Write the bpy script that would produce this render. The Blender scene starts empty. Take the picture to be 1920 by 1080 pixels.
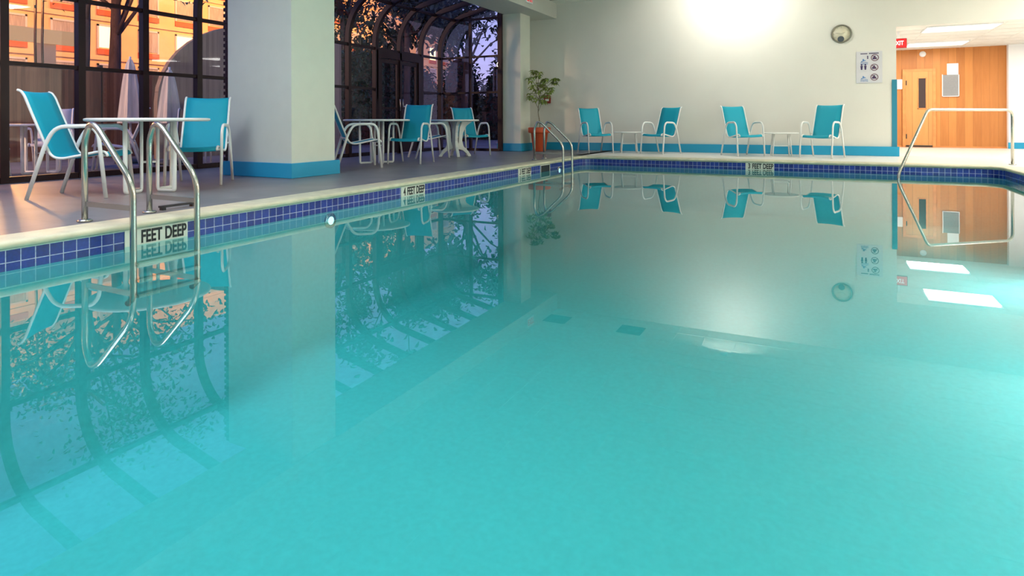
import bpy, bmesh, math, random
from mathutils import Vector, Matrix, noise
PI = math.pi
S = bpy.context.scene
C = S.collection

# ------------------------------------------------------------------ camera
YAW, ROLL, FPX, HOR = 0.468, 0.003, 1149.8, 227.9
EYE = 0.70
WATER = -0.162
cd = bpy.data.cameras.new('camera'); cam = bpy.data.objects.new('camera', cd); C.objects.link(cam)
cd.sensor_width = 36.0; cd.lens = FPX / 1920 * 36.0
cd.shift_y = -(540 - HOR) / 1920.0
cd.clip_start = 0.02; cd.clip_end = 400
cam.matrix_world = Matrix.Translation((0, 0, EYE)) @ Matrix.Rotation(YAW, 4, 'Z') @ Matrix.Rotation(PI / 2, 4, 'X') @ Matrix.Rotation(-ROLL, 4, 'Z')
S.camera = cam

# ------------------------------------------------------------------ exposure
S.view_settings.view_transform = 'Standard'
S.view_settings.look = 'None'
S.view_settings.exposure = 0.0
S.view_settings.gamma = 1.0
S.view_settings.use_curve_mapping = False

# ------------------------------------------------------------------ dusk sky
W = bpy.data.worlds.new('dusk_sky'); S.world = W; W.use_nodes = True
wn, wl = W.node_tree.nodes, W.node_tree.links
for n in list(wn): wn.remove(n)
wo = wn.new('ShaderNodeOutputWorld'); bg = wn.new('ShaderNodeBackground')
tc = wn.new('ShaderNodeTexCoord'); sp = wn.new('ShaderNodeSeparateXYZ'); rp = wn.new('ShaderNodeValToRGB')
wl.new(tc.outputs['Generated'], sp.inputs[0]); wl.new(sp.outputs['Z'], rp.inputs[0])
e = rp.color_ramp.elements
e[0].position = 0.0; e[0].color = (0.60, 0.50, 0.86, 1)
e[1].position = 0.6; e[1].color = (0.10, 0.20, 0.72, 1)
m_ = e.new(0.22); m_.color = (0.36, 0.42, 0.95, 1)
wl.new(rp.outputs[0], bg.inputs[0]); bg.inputs[1].default_value = 1.2
wl.new(bg.outputs[0], wo.inputs[0])


def area(name, loc, target, sx, sy, power, col, spread=180):
    l = bpy.data.lights.new(name, 'AREA'); l.shape = 'RECTANGLE'; l.size = sx; l.size_y = sy
    l.energy = power; l.color = col; l.spread = math.radians(spread)
    o = bpy.data.objects.new(name, l); C.objects.link(o)
    o.location = loc
    d = Vector(target) - Vector(loc)
    o.rotation_euler = d.to_track_quat('-Z', 'Y').to_euler()
    return o


ZC = 3.62      # pool room ceiling
# unseen ceiling lights over the near pool; right deck row added for the back wall
WARM = (1.0, 0.965, 0.88)
CEIL_L = [(-2.0, 0.2), (2.0, 0.2), (-2.0, 3.2), (1.6, 3.2), (5.2, 6.0), (5.2, 9.5), (5.2, 12.6)]
for i, (x, y) in enumerate(CEIL_L):
    area('unseen_ceiling_light', (x, y, ZC - 0.09), (x, y, 0), 1.15, 1.15, 43 if i < 4 else 178, WARM)
# cool fill lamps, unseen, added over the left deck to brighten it
CEIL_FILL = [(-5.0, 0.4), (-5.15, 2.3)]
for x, y in CEIL_FILL:
    area('unseen_ceiling_light', (x, y, ZC - 0.09), (x, y, 0), 1.15, 1.15, 88, (0.78, 0.87, 1.0))
# wall washer on the back wall
wl_ = bpy.data.lights.new('wall_washer_light', 'SPOT'); wl_.energy = 155; wl_.color = (1.0, 0.95, 0.88); wl_.spot_size = math.radians(165); wl_.spot_blend = 0.5; wl_.shadow_soft_size = 0.05
wo_ = bpy.data.objects.new('wall_washer_light', wl_); C.objects.link(wo_); wo_.location = (-1.75, 12.85, 3.53)
wo_.rotation_euler = Vector((0, 1.25, -0.8)).to_track_quat('-Z', 'Y').to_euler()
# unseen fill lamps added under water at the right pool wall, brightening the basin
for y in (2.6, 5.3, 8.0):
    area('pool_fill_light', (2.36, y, -0.55), (-2.0, y, -0.9), 0.30, 0.30, 32, (0.9, 1.0, 1.0))
# hallway troffers; the two at far right are unseen, added to brighten the hall
HALL_L = [(2.45, 14.88), (2.45, 17.75), (5.6, 14.88), (5.6, 17.75)]
for x, y in HALL_L:
    area('hall_lamp_light', (x, y, 2.49), (x, y, 0), 1.15, 0.8, 33, (1.0, 0.97, 0.92))
# sodium lamps in the court outside
for x, y, z, p in ((-37, 33, 13.0, 3000), (-36, 52, 13.0, 3000), (-37, 16, 12.0, 2600)):
    area('sodium_flood_light', (x, y, z), (-46, y, 6.0), 2.0, 2.0, p, (1.0, 0.43, 0.06))


# ------------------------------------------------------------------ materials
def mat(name, col, rough=0.5, metal=0.0, spec=0.5, noise_amt=0.0, noise_scale=5.0, bump=0.0, bump_scale=60, emit=None, estr=0.0, stretch=(1, 1, 1)):
    m = bpy.data.materials.new(name); m.use_nodes = True
    nt = m.node_tree; b = nt.nodes['Principled BSDF']
    b.inputs['Base Color'].default_value = (*col, 1); b.inputs['Roughness'].default_value = rough
    b.inputs['Metallic'].default_value = metal; b.inputs['Specular IOR Level'].default_value = spec
    t = None
    if noise_amt or bump:
        t = nt.nodes.new('ShaderNodeTexCoord'); mp = nt.nodes.new('ShaderNodeMapping')
        mp.inputs['Scale'].default_value = stretch
        nt.links.new(t.outputs['Object'], mp.inputs[0])
    if noise_amt:
        n = nt.nodes.new('ShaderNodeTexNoise'); n.inputs['Scale'].default_value = noise_scale; n.inputs['Detail'].default_value = 5
        r = nt.nodes.new('ShaderNodeValToRGB')
        r.color_ramp.elements[0].position = 0.3; r.color_ramp.elements[1].position = 0.7
        r.color_ramp.elements[0].color = tuple(c * (1 - noise_amt) for c in col) + (1,)
        r.color_ramp.elements[1].color = tuple(min(1, c * (1 + noise_amt)) for c in col) + (1,)
        nt.links.new(mp.outputs[0], n.inputs[0]); nt.links.new(n.outputs['Fac'], r.inputs[0])
        nt.links.new(r.outputs[0], b.inputs['Base Color'])
    if bump:
        n = nt.nodes.new('ShaderNodeTexNoise'); n.inputs['Scale'].default_value = bump_scale
        bp = nt.nodes.new('ShaderNodeBump'); bp.inputs['Strength'].default_value = bump; bp.inputs['Distance'].default_value = 0.01
        nt.links.new(mp.outputs[0], n.inputs[0]); nt.links.new(n.outputs['Fac'], bp.inputs['Height'])
        nt.links.new(bp.outputs[0], b.inputs['Normal'])
    if emit:
        b.inputs['Emission Color'].default_value = (*emit, 1); b.inputs['Emission Strength'].default_value = estr
    return m


M = {}
M['wall'] = mat('wall_paint', (0.72, 0.70, 0.635), 0.55, noise_amt=0.02, noise_scale=1.5, bump=0.06, bump_scale=90)
M['ceiling'] = mat('ceiling_paint', (0.80, 0.80, 0.72), 0.8)
M['pillar'] = mat('pillar_paint', (0.69, 0.70, 0.60), 0.5, noise_amt=0.02, bump=0.04)
M['teal_paint'] = mat('teal_base_paint', (0.012, 0.33, 0.56), 0.45)
M['teal_trim'] = mat('teal_trim_paint', (0.02, 0.22, 0.33), 0.4)
M['coping'] = mat('coping_stone', (0.60, 0.56, 0.40), 0.5, noise_amt=0.12, noise_scale=8, bump=0.1)
M['grout_w'] = mat('white_render', (0.72, 0.72, 0.62), 0.5)
M['white_metal'] = mat('white_powder_coat', (0.80, 0.80, 0.76), 0.3)
M['white_plastic'] = mat('white_moulded_plastic', (0.80, 0.80, 0.75), 0.4)
M['steel'] = mat('brushed_steel', (0.52, 0.50, 0.45), 0.26, metal=1.0, bump=0.02, bump_scale=200)
M['bronze'] = mat('dark_bronze_frame', (0.018, 0.004, 0.004), 0.45, spec=0.3)
M['dark'] = mat('dark_metal', (0.02, 0.02, 0.025), 0.5)
M['black'] = mat('black_lettering', (0.008, 0.008, 0.010), 0.5)
M['terracotta'] = mat('terracotta', (0.62, 0.095, 0.025), 0.55, noise_amt=0.08)
M['soil'] = mat('potting_soil', (0.04, 0.025, 0.015), 0.9, noise_amt=0.4, noise_scale=60)
M['bark'] = mat('slender_bark', (0.22, 0.19, 0.12), 0.8, noise_amt=0.3, noise_scale=40)
M['leaf'] = mat('glossy_leaf', (0.27, 0.35, 0.07), 0.4, noise_amt=0.5, noise_scale=9)
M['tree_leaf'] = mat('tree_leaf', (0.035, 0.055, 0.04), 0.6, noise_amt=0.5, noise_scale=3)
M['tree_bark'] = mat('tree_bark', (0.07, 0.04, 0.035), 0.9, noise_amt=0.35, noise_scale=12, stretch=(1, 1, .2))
M['red_box'] = mat('alarm_red', (0.28, 0.03, 0.02), 0.4)
M['exit_red'] = mat('exit_red_face', (0.75, 0.01, 0.012), 0.35, emit=(0.9, 0.01, 0.012), estr=0.35)
M['paper'] = mat('white_paper', (0.85, 0.85, 0.85), 0.6)
M['grey_notice'] = mat('grey_notice', (0.27, 0.27, 0.27), 0.4, noise_amt=0.06, noise_scale=30)
M['clock_rim'] = mat('clock_rim_grey', (0.20, 0.19, 0.15), 0.4, metal=0.3)
M['clock_face'] = mat('clock_face_cream', (0.66, 0.61, 0.46), 0.5)
M['slate'] = mat('slate_dial', (0.07, 0.085, 0.10), 0.4)
M['ink'] = mat('purple_ink', (0.045, 0.025, 0.10), 0.6)
M['maroon'] = mat('maroon_ink', (0.14, 0.05, 0.08), 0.6)
M['blue_ink'] = mat('blue_ink', (0.12, 0.25, 0.50), 0.6)
M['panel_white'] = mat('enamel_panel', (0.64, 0.63, 0.66), 0.35)
M['skimmer'] = mat('skimmer_dark', (0.006, 0.010, 0.014), 0.5)
M['vent'] = mat('vent_grille', (0.09, 0.10, 0.09), 0.6)
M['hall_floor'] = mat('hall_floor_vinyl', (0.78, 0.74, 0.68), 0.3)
M['hall_white'] = mat('hall_white_paint', (0.86, 0.86, 0.85), 0.5)
M['hall_ceiling'] = mat('hall_ceiling_tile', (0.72, 0.70, 0.64), 0.7, noise_amt=0.08, noise_scale=1.2)
M['glow_white'] = mat('lit_diffuser', (0.9, 0.9, 0.88), 0.5, emit=(1, 0.98, 0.92), estr=2.6)
M['sodium'] = mat('lit_sodium_globe', (0.9, 0.6, 0.3), 0.5, emit=(1, 0.62, 0.22), estr=60)
M['stucco'] = mat('hotel_stucco', (0.80, 0.50, 0.24), 0.9, noise_amt=0.10, noise_scale=0.6)
M['stucco_band'] = mat('hotel_band', (0.62, 0.14, 0.05), 0.9)
M['win_dark'] = mat('hotel_window_frame', (0.62, 0.55, 0.48), 0.6)
M['curtain'] = mat('drawn_curtain', (0.42, 0.34, 0.28), 0.8, noise_amt=0.3, noise_scale=4, stretch=(1, 6, .3))
M['lit_room'] = mat('lit_room', (0.9, 0.7, 0.4), 0.5, emit=(1.0, 0.78, 0.36), estr=1.9)
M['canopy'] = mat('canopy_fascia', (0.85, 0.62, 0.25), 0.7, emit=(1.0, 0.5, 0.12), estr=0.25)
M['canopy_roof'] = mat('canopy_roof', (0.25, 0.13, 0.08), 0.9, noise_amt=0.2)
M['ground'] = mat('patio_slab', (0.16, 0.14, 0.15), 0.8, noise_amt=0.25, noise_scale=1.2)
M['umbrella'] = mat('umbrella_canvas', (0.70, 0.62, 0.50), 0.8, noise_amt=0.15, noise_scale=6, stretch=(3, 3, .3))
M['grey_sling'] = mat('grey_sling', (0.06, 0.055, 0.05), 0.7)
M['pool_disc'] = mat('glowing_disc', (0.9, 0.9, 0.9), 0.4, emit=(0.9, 1.0, 1.0), estr=2.2)


def sling():
    m = mat('turquoise_sling', (0.010, 0.47, 0.63), 0.55, bump=0.25, bump_scale=450)
    nt = m.node_tree; b = nt.nodes['Principled BSDF']
    tr = nt.nodes.new('ShaderNodeBsdfTranslucent'); tr.inputs[0].default_value = (0.01, 0.55, 0.66, 1)
    mx = nt.nodes.new('ShaderNodeMixShader'); mx.inputs[0].default_value = 0.3
    out = nt.nodes['Material Output']
    nt.links.new(b.outputs[0], mx.inputs[1]); nt.links.new(tr.outputs[0], mx.inputs[2]); nt.links.new(mx.outputs[0], out.inputs[0])
    return m
M['sling'] = sling()


def fresnel_mix(name, ior, tint, glossy_col=(1, 1, 1), rough=0.0, bump=None):
    m = bpy.data.materials.new(name); m.use_nodes = True
    nt = m.node_tree; nt.nodes.clear()
    out = nt.nodes.new('ShaderNodeOutputMaterial'); mx = nt.nodes.new('ShaderNodeMixShader')
    fr = nt.nodes.new('ShaderNodeFresnel'); fr.inputs['IOR'].default_value = ior
    tr = nt.nodes.new('ShaderNodeBsdfTransparent'); tr.inputs[0].default_value = (*tint, 1)
    gl = nt.nodes.new('ShaderNodeBsdfGlossy'); gl.inputs['Roughness'].default_value = rough; gl.inputs[0].default_value = (*glossy_col, 1)
    nt.links.new(fr.outputs[0], mx.inputs[0]); nt.links.new(tr.outputs[0], mx.inputs[1]); nt.links.new(gl.outputs[0], mx.inputs[2])
    nt.links.new(mx.outputs[0], out.inputs[0])
    if bump:
        t = nt.nodes.new('ShaderNodeTexCoord'); n = nt.nodes.new('ShaderNodeTexNoise')
        n.inputs['Scale'].default_value = bump[1]; n.inputs['Detail'].default_value = 2
        bp = nt.nodes.new('ShaderNodeBump'); bp.inputs['Strength'].default_value = bump[0]; bp.inputs['Distance'].default_value = 0.01
        nt.links.new(t.outputs['Object'], n.inputs[0]); nt.links.new(n.outputs['Fac'], bp.inputs['Height'])
        nt.links.new(bp.outputs[0], gl.inputs['Normal'])
    return m
M['glass'] = fresnel_mix('window_glass', 1.5, (0.90, 0.92, 0.92))
M['water'] = fresnel_mix('pool_water_surface', 1.42, (0.55, 0.97, 0.985), bump=(0.004, 1.6))


def deck_mat():
    m = bpy.data.materials.new('deck_tile'); m.use_nodes = True
    nt = m.node_tree; b = nt.nodes['Principled BSDF']
    t = nt.nodes.new('ShaderNodeTexCoord'); mp = nt.nodes.new('ShaderNodeMapping')
    br = nt.nodes.new('ShaderNodeTexBrick'); br.offset = 0.5
    br.inputs['Scale'].default_value = 1.0; br.inputs['Brick Width'].default_value = 0.6; br.inputs['Row Height'].default_value = 0.3
    br.inputs['Mortar Size'].default_value = 0.004
    br.inputs['Color1'].default_value = (0.185, 0.174, 0.182, 1); br.inputs['Color2'].default_value = (0.21, 0.197, 0.205, 1)
    br.inputs['Mortar'].default_value = (0.16, 0.15, 0.16, 1)
    n = nt.nodes.new('ShaderNodeTexNoise'); n.inputs['Scale'].default_value = 2.2; n.inputs['Detail'].default_value = 6
    mx = nt.nodes.new('ShaderNodeMixRGB'); mx.blend_type = 'OVERLAY'; mx.inputs[0].default_value = 0.45
    nt.links.new(t.outputs['Object'], mp.inputs[0]); nt.links.new(mp.outputs[0], br.inputs[0]); nt.links.new(mp.outputs[0], n.inputs[0])
    nt.links.new(br.outputs[0], mx.inputs[1]); nt.links.new(n.outputs['Fac'], mx.inputs[2]); nt.links.new(mx.outputs[0], b.inputs['Base Color'])
    b.inputs['Roughness'].default_value = 0.36; b.inputs['Specular IOR Level'].default_value = 0.6
    return m
M['deck'] = deck_mat()


def tile_mat():
    m = bpy.data.materials.new('cobalt_pool_tile'); m.use_nodes = True
    nt = m.node_tree; b = nt.nodes['Principled BSDF']
    uv = nt.nodes.new('ShaderNodeUVMap'); uv.uv_map = 'UVMap'
    br = nt.nodes.new('ShaderNodeTexBrick'); br.offset = 0.0
    br.inputs['Scale'].default_value = 1.0; br.inputs['Brick Width'].default_value = 0.0775; br.inputs['Row Height'].default_value = 0.0775
    br.inputs['Mortar Size'].default_value = 0.0026; br.inputs['Mortar Smooth'].default_value = 0.1
    br.inputs['Color1'].default_value = (0.007, 0.022, 0.20, 1); br.inputs['Color2'].default_value = (0.014, 0.042, 0.31, 1)
    br.inputs['Mortar'].default_value = (0.42, 0.48, 0.66, 1)
    n = nt.nodes.new('ShaderNodeTexNoise'); n.inputs['Scale'].default_value = 60; n.inputs['Detail'].default_value = 4
    mx = nt.nodes.new('ShaderNodeMixRGB'); mx.blend_type = 'OVERLAY'; mx.inputs[0].default_value = 0.5
    nt.links.new(uv.outputs[0], br.inputs[0]); nt.links.new(uv.outputs[0], n.inputs[0])
    nt.links.new(br.outputs[0], mx.inputs[1]); nt.links.new(n.outputs['Fac'], mx.inputs[2]); nt.links.new(mx.outputs[0], b.inputs['Base Color'])
    b.inputs['Roughness'].default_value = 0.25
    return m
M['tile'] = tile_mat()
M['plaster'] = mat('aqua_pool_plaster', (0.155, 0.53, 0.545), 0.8, noise_amt=0.05, noise_scale=26)


def plank_mat(name, c1, c2, width, axis, rough=0.45):
    """vertical boards: board tone by cell along one axis plus stretched grain"""
    m = bpy.data.materials.new(name); m.use_nodes = True
    nt = m.node_tree; b = nt.nodes['Principled BSDF']
    t = nt.nodes.new('ShaderNodeTexCoord'); sx = nt.nodes.new('ShaderNodeSeparateXYZ')
    nt.links.new(t.outputs['Object'], sx.inputs[0])
    dv = nt.nodes.new('ShaderNodeMath'); dv.operation = 'DIVIDE'; dv.inputs[1].default_value = width
    nt.links.new(sx.outputs[axis], dv.inputs[0])
    fl = nt.nodes.new('ShaderNodeMath'); fl.operation = 'FLOOR'; nt.links.new(dv.outputs[0], fl.inputs[0])
    wh = nt.nodes.new('ShaderNodeTexWhiteNoise'); wh.noise_dimensions = '1D'; nt.links.new(fl.outputs[0], wh.inputs['W'])
    mp = nt.nodes.new('ShaderNodeMapping'); mp.inputs['Scale'].default_value = (14, 14, 1.3)
    nt.links.new(t.outputs['Object'], mp.inputs[0])
    n = nt.nodes.new('ShaderNodeTexNoise'); n.inputs['Scale'].default_value = 1.0; n.inputs['Detail'].default_value = 6; n.inputs['Distortion'].default_value = 0.6
    nt.links.new(mp.outputs[0], n.inputs[0])
    ad = nt.nodes.new('ShaderNodeMath'); ad.operation = 'MULTIPLY_ADD'; ad.inputs[1].default_value = 0.45; 
    nt.links.new(wh.outputs[0], ad.inputs[0]); 
    sb = nt.nodes.new('ShaderNodeMath'); sb.operation = 'MULTIPLY'; sb.inputs[1].default_value = 0.6
    nt.links.new(n.outputs['Fac'], sb.inputs[0]); nt.links.new(sb.outputs[0], ad.inputs[2])
    r = nt.nodes.new('ShaderNodeValToRGB')
    r.color_ramp.elements[0].position = 0.15; r.color_ramp.elements[1].position = 0.85
    r.color_ramp.elements[0].color = (*c1, 1); r.color_ramp.elements[1].color = (*c2, 1)
    nt.links.new(ad.outputs[0], r.inputs[0])
    fr = nt.nodes.new('ShaderNodeMath'); fr.operation = 'FRACT'; nt.links.new(dv.outputs[0], fr.inputs[0])
    gt = nt.nodes.new('ShaderNodeMath'); gt.operation = 'GREATER_THAN'; gt.inputs[1].default_value = 0.05
    nt.links.new(fr.outputs[0], gt.inputs[0])
    gm = nt.nodes.new('ShaderNodeMixRGB'); gm.inputs[1].default_value = tuple((c + e_) / 2 * .8 for c, e_ in zip(c1, c2)) + (1,)
    nt.links.new(gt.outputs[0], gm.inputs[0]); nt.links.new(r.outputs[0], gm.inputs[2])
    nt.links.new(gm.outputs[0], b.inputs['Base Color'])
    b.inputs['Roughness'].default_value = rough
    return m
M['wood_panel'] = plank_mat('orange_wood_panelling', (0.46, 0.155, 0.03), (0.68, 0.27, 0.065), 0.17, 'X')
M['wood_door'] = plank_mat('honey_door_veneer', (0.58, 0.24, 0.065), (0.70, 0.33, 0.10), 0.35, 'X')
M['wood_trim'] = mat('door_casing', (0.72, 0.28, 0.08), 0.45, noise_amt=0.15)
M['fence_wood'] = plank_mat('reed_fence', (0.12, 0.05, 0.022), (0.34, 0.16, 0.075), 0.07, 'Y', 0.9)
M['reed'] = plank_mat('reed_screen', (0.22, 0.13, 0.08), (0.42, 0.27, 0.17), 0.07, 'Y', 0.9)


# ------------------------------------------------------------------ mesh helpers
def basis(d):
    d = d.normalized()
    up = Vector((0, 0, 1)) if abs(d.z) < 0.95 else Vector((1, 0, 0))
    a = d.cross(up).normalized(); b = a.cross(d).normalized()
    return a, b


class MB:
    def __init__(s): s.bm = bmesh.new(); s.uv = None
    def box(s, x0, x1, y0, y1, z0, z1, bev=0.0):
        r = bmesh.ops.create_cube(s.bm, size=1.0)
        for v in r['verts']:
            v.co = Vector(((x0 + x1) / 2 + v.co.x * (x1 - x0), (y0 + y1) / 2 + v.co.y * (y1 - y0), (z0 + z1) / 2 + v.co.z * (z1 - z0)))
        if bev:
            es = list({e for v in r['verts'] for e in v.link_edges})
            bmesh.ops.bevel(s.bm, geom=es, offset=bev, segments=2, affect='EDGES', clamp_overlap=True)
        return s
    def bar(s, p, q, w, h, up=None):
        p, q = Vector(p), Vector(q); d = (q - p)
        a, b = basis(d)
        if up is not None:
            a = d.cross(Vector(up)).normalized(); b = a.cross(d).normalized()
        vs = [s.bm.verts.new(c + a * (i * w / 2) + b * (j * h / 2)) for c in (p, q) for i, j in ((-1, -1), (1, -1), (1, 1), (-1, 1))]
        for f in ((0, 1, 2, 3), (7, 6, 5, 4), (0, 4, 5, 1), (1, 5, 6, 2), (2, 6, 7, 3), (3, 7, 4, 0)):
            s.bm.faces.new([vs[i] for i in f])
        return s
    def tube(s, pts, r, n=10, cap=True, flat=1.0):
        pts = [Vector(p) for p in pts]; rings = []
        a = None
        for i, p in enumerate(pts):
            d = (pts[min(i + 1, len(pts) - 1)] - pts[max(i - 1, 0)]).normalized()
            if a is None: a, b = basis(d)
            else:
                a = (a - d * a.dot(d)).normalized(); b = a.cross(d).normalized()
            rr = r[i] if isinstance(r, (list, tuple)) else r
            rings.append([s.bm.verts.new(p + a * math.cos(t) * rr + b * math.sin(t) * rr * flat) for t in [2 * PI * k / n for k in range(n)]])
        for u, v in zip(rings, rings[1:]):
            for k in range(n):
                f = s.bm.faces.new((u[k], u[(k + 1) % n], v[(k + 1) % n], v[k])); f.smooth = True
        if cap:
            s.bm.faces.new(rings[0][::-1]); s.bm.faces.new(rings[-1])
        return s
    def lathe(s, prof, c=(0, 0, 0), n=32, smooth=True):
        c = Vector(c); rings = []
        for r, z in prof:
            rings.append([s.bm.verts.new(c + Vector((max(r, 1e-4) * math.cos(2 * PI * k / n), max(r, 1e-4) * math.sin(2 * PI * k / n), z))) for k in range(n)])
        for u, v in zip(rings, rings[1:]):
            for k in range(n):
                f = s.bm.faces.new((u[k], u[(k + 1) % n], v[(k + 1) % n], v[k])); f.smooth = smooth
        s.bm.faces.new(rings[0][::-1]); s.bm.faces.new(rings[-1])
        return s
    def poly_extrude(s, pts, vec):
        a = [s.bm.verts.new(p) for p in pts]; vec = Vector(vec)
        b = [s.bm.verts.new(Vector(p) + vec) for p in pts]
        n = len(pts)
        s.bm.faces.new(a); s.bm.faces.new(b[::-1])
        for i in range(n): s.bm.faces.new((a[i], b[i], b[(i + 1) % n], a[(i + 1) % n]))
        return s
    def leafq(s, base, d, up, L, w, fold=0.25):
        d = d.normalized(); side = d.cross(up).normalized(); nrm = side.cross(d).normalized()
        P = [base, base + d * L * .35 + side * w / 2 + nrm * fold * w, base + d * L * .75 + side * w * .36 + nrm * fold * w * .3 - nrm * L * .05,
             base + d * L - nrm * L * .15, base + d * L * .75 - side * w * .36 + nrm * fold * w * .3 - nrm * L * .05, base + d * L * .35 - side * w / 2 + nrm * fold * w]
        m1 = base + d * L * .35; m2 = base + d * L * .75 - nrm * L * .06
        v = [s.bm.verts.new(p) for p in P]; a = s.bm.verts.new(m1); b = s.bm.verts.new(m2)
        for f in ((v[0], v[1], a), (a, v[1], v[2], b), (b, v[2], v[3]), (v[0], a, v[5]), (a, b, v[4], v[5]), (b, v[3], v[4])):
            s.bm.faces.new(f)
        return s
    def build(s, name, m, parent=None, bevel=0.0):
        bmesh.ops.recalc_face_normals(s.bm, faces=s.bm.faces)
        me = bpy.data.meshes.new(name); s.bm.to_mesh(me); s.bm.free()
        me.materials.append(m)
        o = bpy.data.objects.new(name, me); C.objects.link(o)
        if parent is not None: o.parent = parent
        if bevel:
            md = o.modifiers.new('bevel', 'BEVEL'); md.width = bevel; md.segments = 2; md.limit_method = 'ANGLE'
        return o


def thing(name, label, cat, loc=(0, 0, 0), rz=0.0, group=None):
    o = bpy.data.objects.new(name, None); C.objects.link(o)
    o.location = loc; o.rotation_euler = (0, 0, rz); o.empty_display_size = 0.1
    o['label'] = label; o['category'] = cat
    if group: o['group'] = group
    return o


def tag(o, label, cat, group=None, kind=None):
    o['label'] = label; o['category'] = cat
    if group: o['group'] = group
    if kind: o['kind'] = kind
    return o


def struct(o, label=None):
    o['kind'] = 'structure'
    if label: o['label'] = label
    return o


def copy_tree(o, parent=None):
    c = o.copy(); C.objects.link(c)
    if parent is not None: c.parent = parent
    for ch in list(o.children): copy_tree(ch, c)
    return c


def text_obj(name, body, size, depth, m, parent=None, sx=1.0, bold=0.0):
    cu = bpy.data.curves.new(name, 'FONT'); cu.body = body; cu.size = size; cu.extrude = depth; cu.align_x = 'CENTER'; cu.align_y = 'CENTER'
    cu.offset = bold
    tmp = bpy.data.objects.new('tmp', cu); C.objects.link(tmp)
    dg = bpy.context.evaluated_depsgraph_get(); dg.update()
    me = bpy.data.meshes.new_from_object(tmp.evaluated_get(dg))
    bpy.data.objects.remove(tmp)
    for v in me.vertices: v.co.x *= sx
    me.materials.clear(); me.materials.append(m); me.name = name
    o = bpy.data.objects.new(name, me); C.objects.link(o)
    if parent is not None: o.parent = parent
    return o


def arc(c, r, a0, a1, n, ax=Vector((1, 0, 0)), az=Vector((0, 0, 1))):
    return [Vector(c) + ax * (r * math.cos(a0 + (a1 - a0) * i / n)) + az * (r * math.sin(a0 + (a1 - a0) * i / n)) for i in range(n + 1)]


def fillet(pts, r, n=6):
    """round the inner corners of a polyline"""
    pts = [Vector(p) for p in pts]; out = [pts[0]]
    for i in range(1, len(pts) - 1):
        p, a, b = pts[i], pts[i - 1], pts[i + 1]
        u = (a - p); v = (b - p)
        rr = r[i - 1] if isinstance(r, (list, tuple)) else r
        t = min(rr, u.length * .48, v.length * .48)
        q0 = p + u.normalized() * t; q1 = p + v.normalized() * t
        for k in range(n + 1):
            s = k / n
            out.append(q0 * (1 - s) ** 2 + p * 2 * s * (1 - s) + q1 * s ** 2)
    out.append(pts[-1])
    return out


# ------------------------------------------------------------------ pool
PX0, PX1, PY0, PY1 = -4.31, 2.43, 0.18, 11.70
RC = 0.28


def perimeter(off, n=8):
    """rounded rectangle, offset outwards by off; returns points and arc length on the base line"""
    pts = []
    r = RC
    cs = [(PX0 + r, PY0 + r, PI, 1.5 * PI), (PX1 - r, PY0 + r, 1.5 * PI, 2 * PI), (PX1 - r, PY1 - r, 0, .5 * PI), (PX0 + r, PY1 - r, .5 * PI, PI)]
    for cx, cy, a0, a1 in cs:
        for k in range(n + 1):
            a = a0 + (a1 - a0) * k / n
            pts.append((cx + (r + off) * math.cos(a), cy + (r + off) * math.sin(a)))
    return pts


base = perimeter(0)
lens = [0.0]
for a, b in zip(base, base[1:] + base[:1]): lens.append(lens[-1] + math.hypot(b[0] - a[0], b[1] - a[1]))


def sweep(name, prof, m, uv=False):
    """prof: list of (offset, z) swept round the pool perimeter"""
    bm = bmesh.new(); rings = []
    for off, z in prof: rings.append([bm.verts.new((x, y, z)) for x, y in perimeter(off)])
    n = len(base); L = bm.loops.layers.uv.new('UVMap')
    for r in range(len(rings) - 1):
        for k in range(n):
            k2 = (k + 1) % n
            f = bm.faces.new((rings[r][k], rings[r][k2], rings[r + 1][k2], rings[r + 1][k]))
            us = (lens[k], lens[k + 1], lens[k + 1], lens[k]); zs = (prof[r][1], prof[r][1], prof[r + 1][1], prof[r + 1][1])
            for lp, u, z in zip(f.loops, us, zs): lp[L].uv = (u + 0.03, z + 0.051 + 0.0775 * 10)
            f.smooth = not uv
    me = bpy.data.meshes.new(name); bm.to_mesh(me); bm.free(); me.materials.append(m)
    o = bpy.data.objects.new(name, me); C.objects.link(o); return o


cop = sweep('pool_coping', [(0.02, -0.045), (-0.018, -0.045), (-0.030, -0.036), (-0.034, -0.022), (-0.030, -0.009), (-0.015, -0.001), (0.02, 0.002), (0.25, 0.002), (0.262, -0.004), (0.262, -0.06)], M['coping'])
struct(cop, 'cream stone coping around the pool edge')
bnd = sweep('pool_tile_band', [(0.0, -0.053), (0.0, -0.178)], M['tile'], uv=True); struct(bnd, 'cobalt blue square tile band at the waterline')
gr = sweep('pool_grout_line', [(0.01, -0.045), (-0.004, -0.046), (-0.004, -0.054), (0.01, -0.054)], M['grout_w']); struct(gr)

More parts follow.
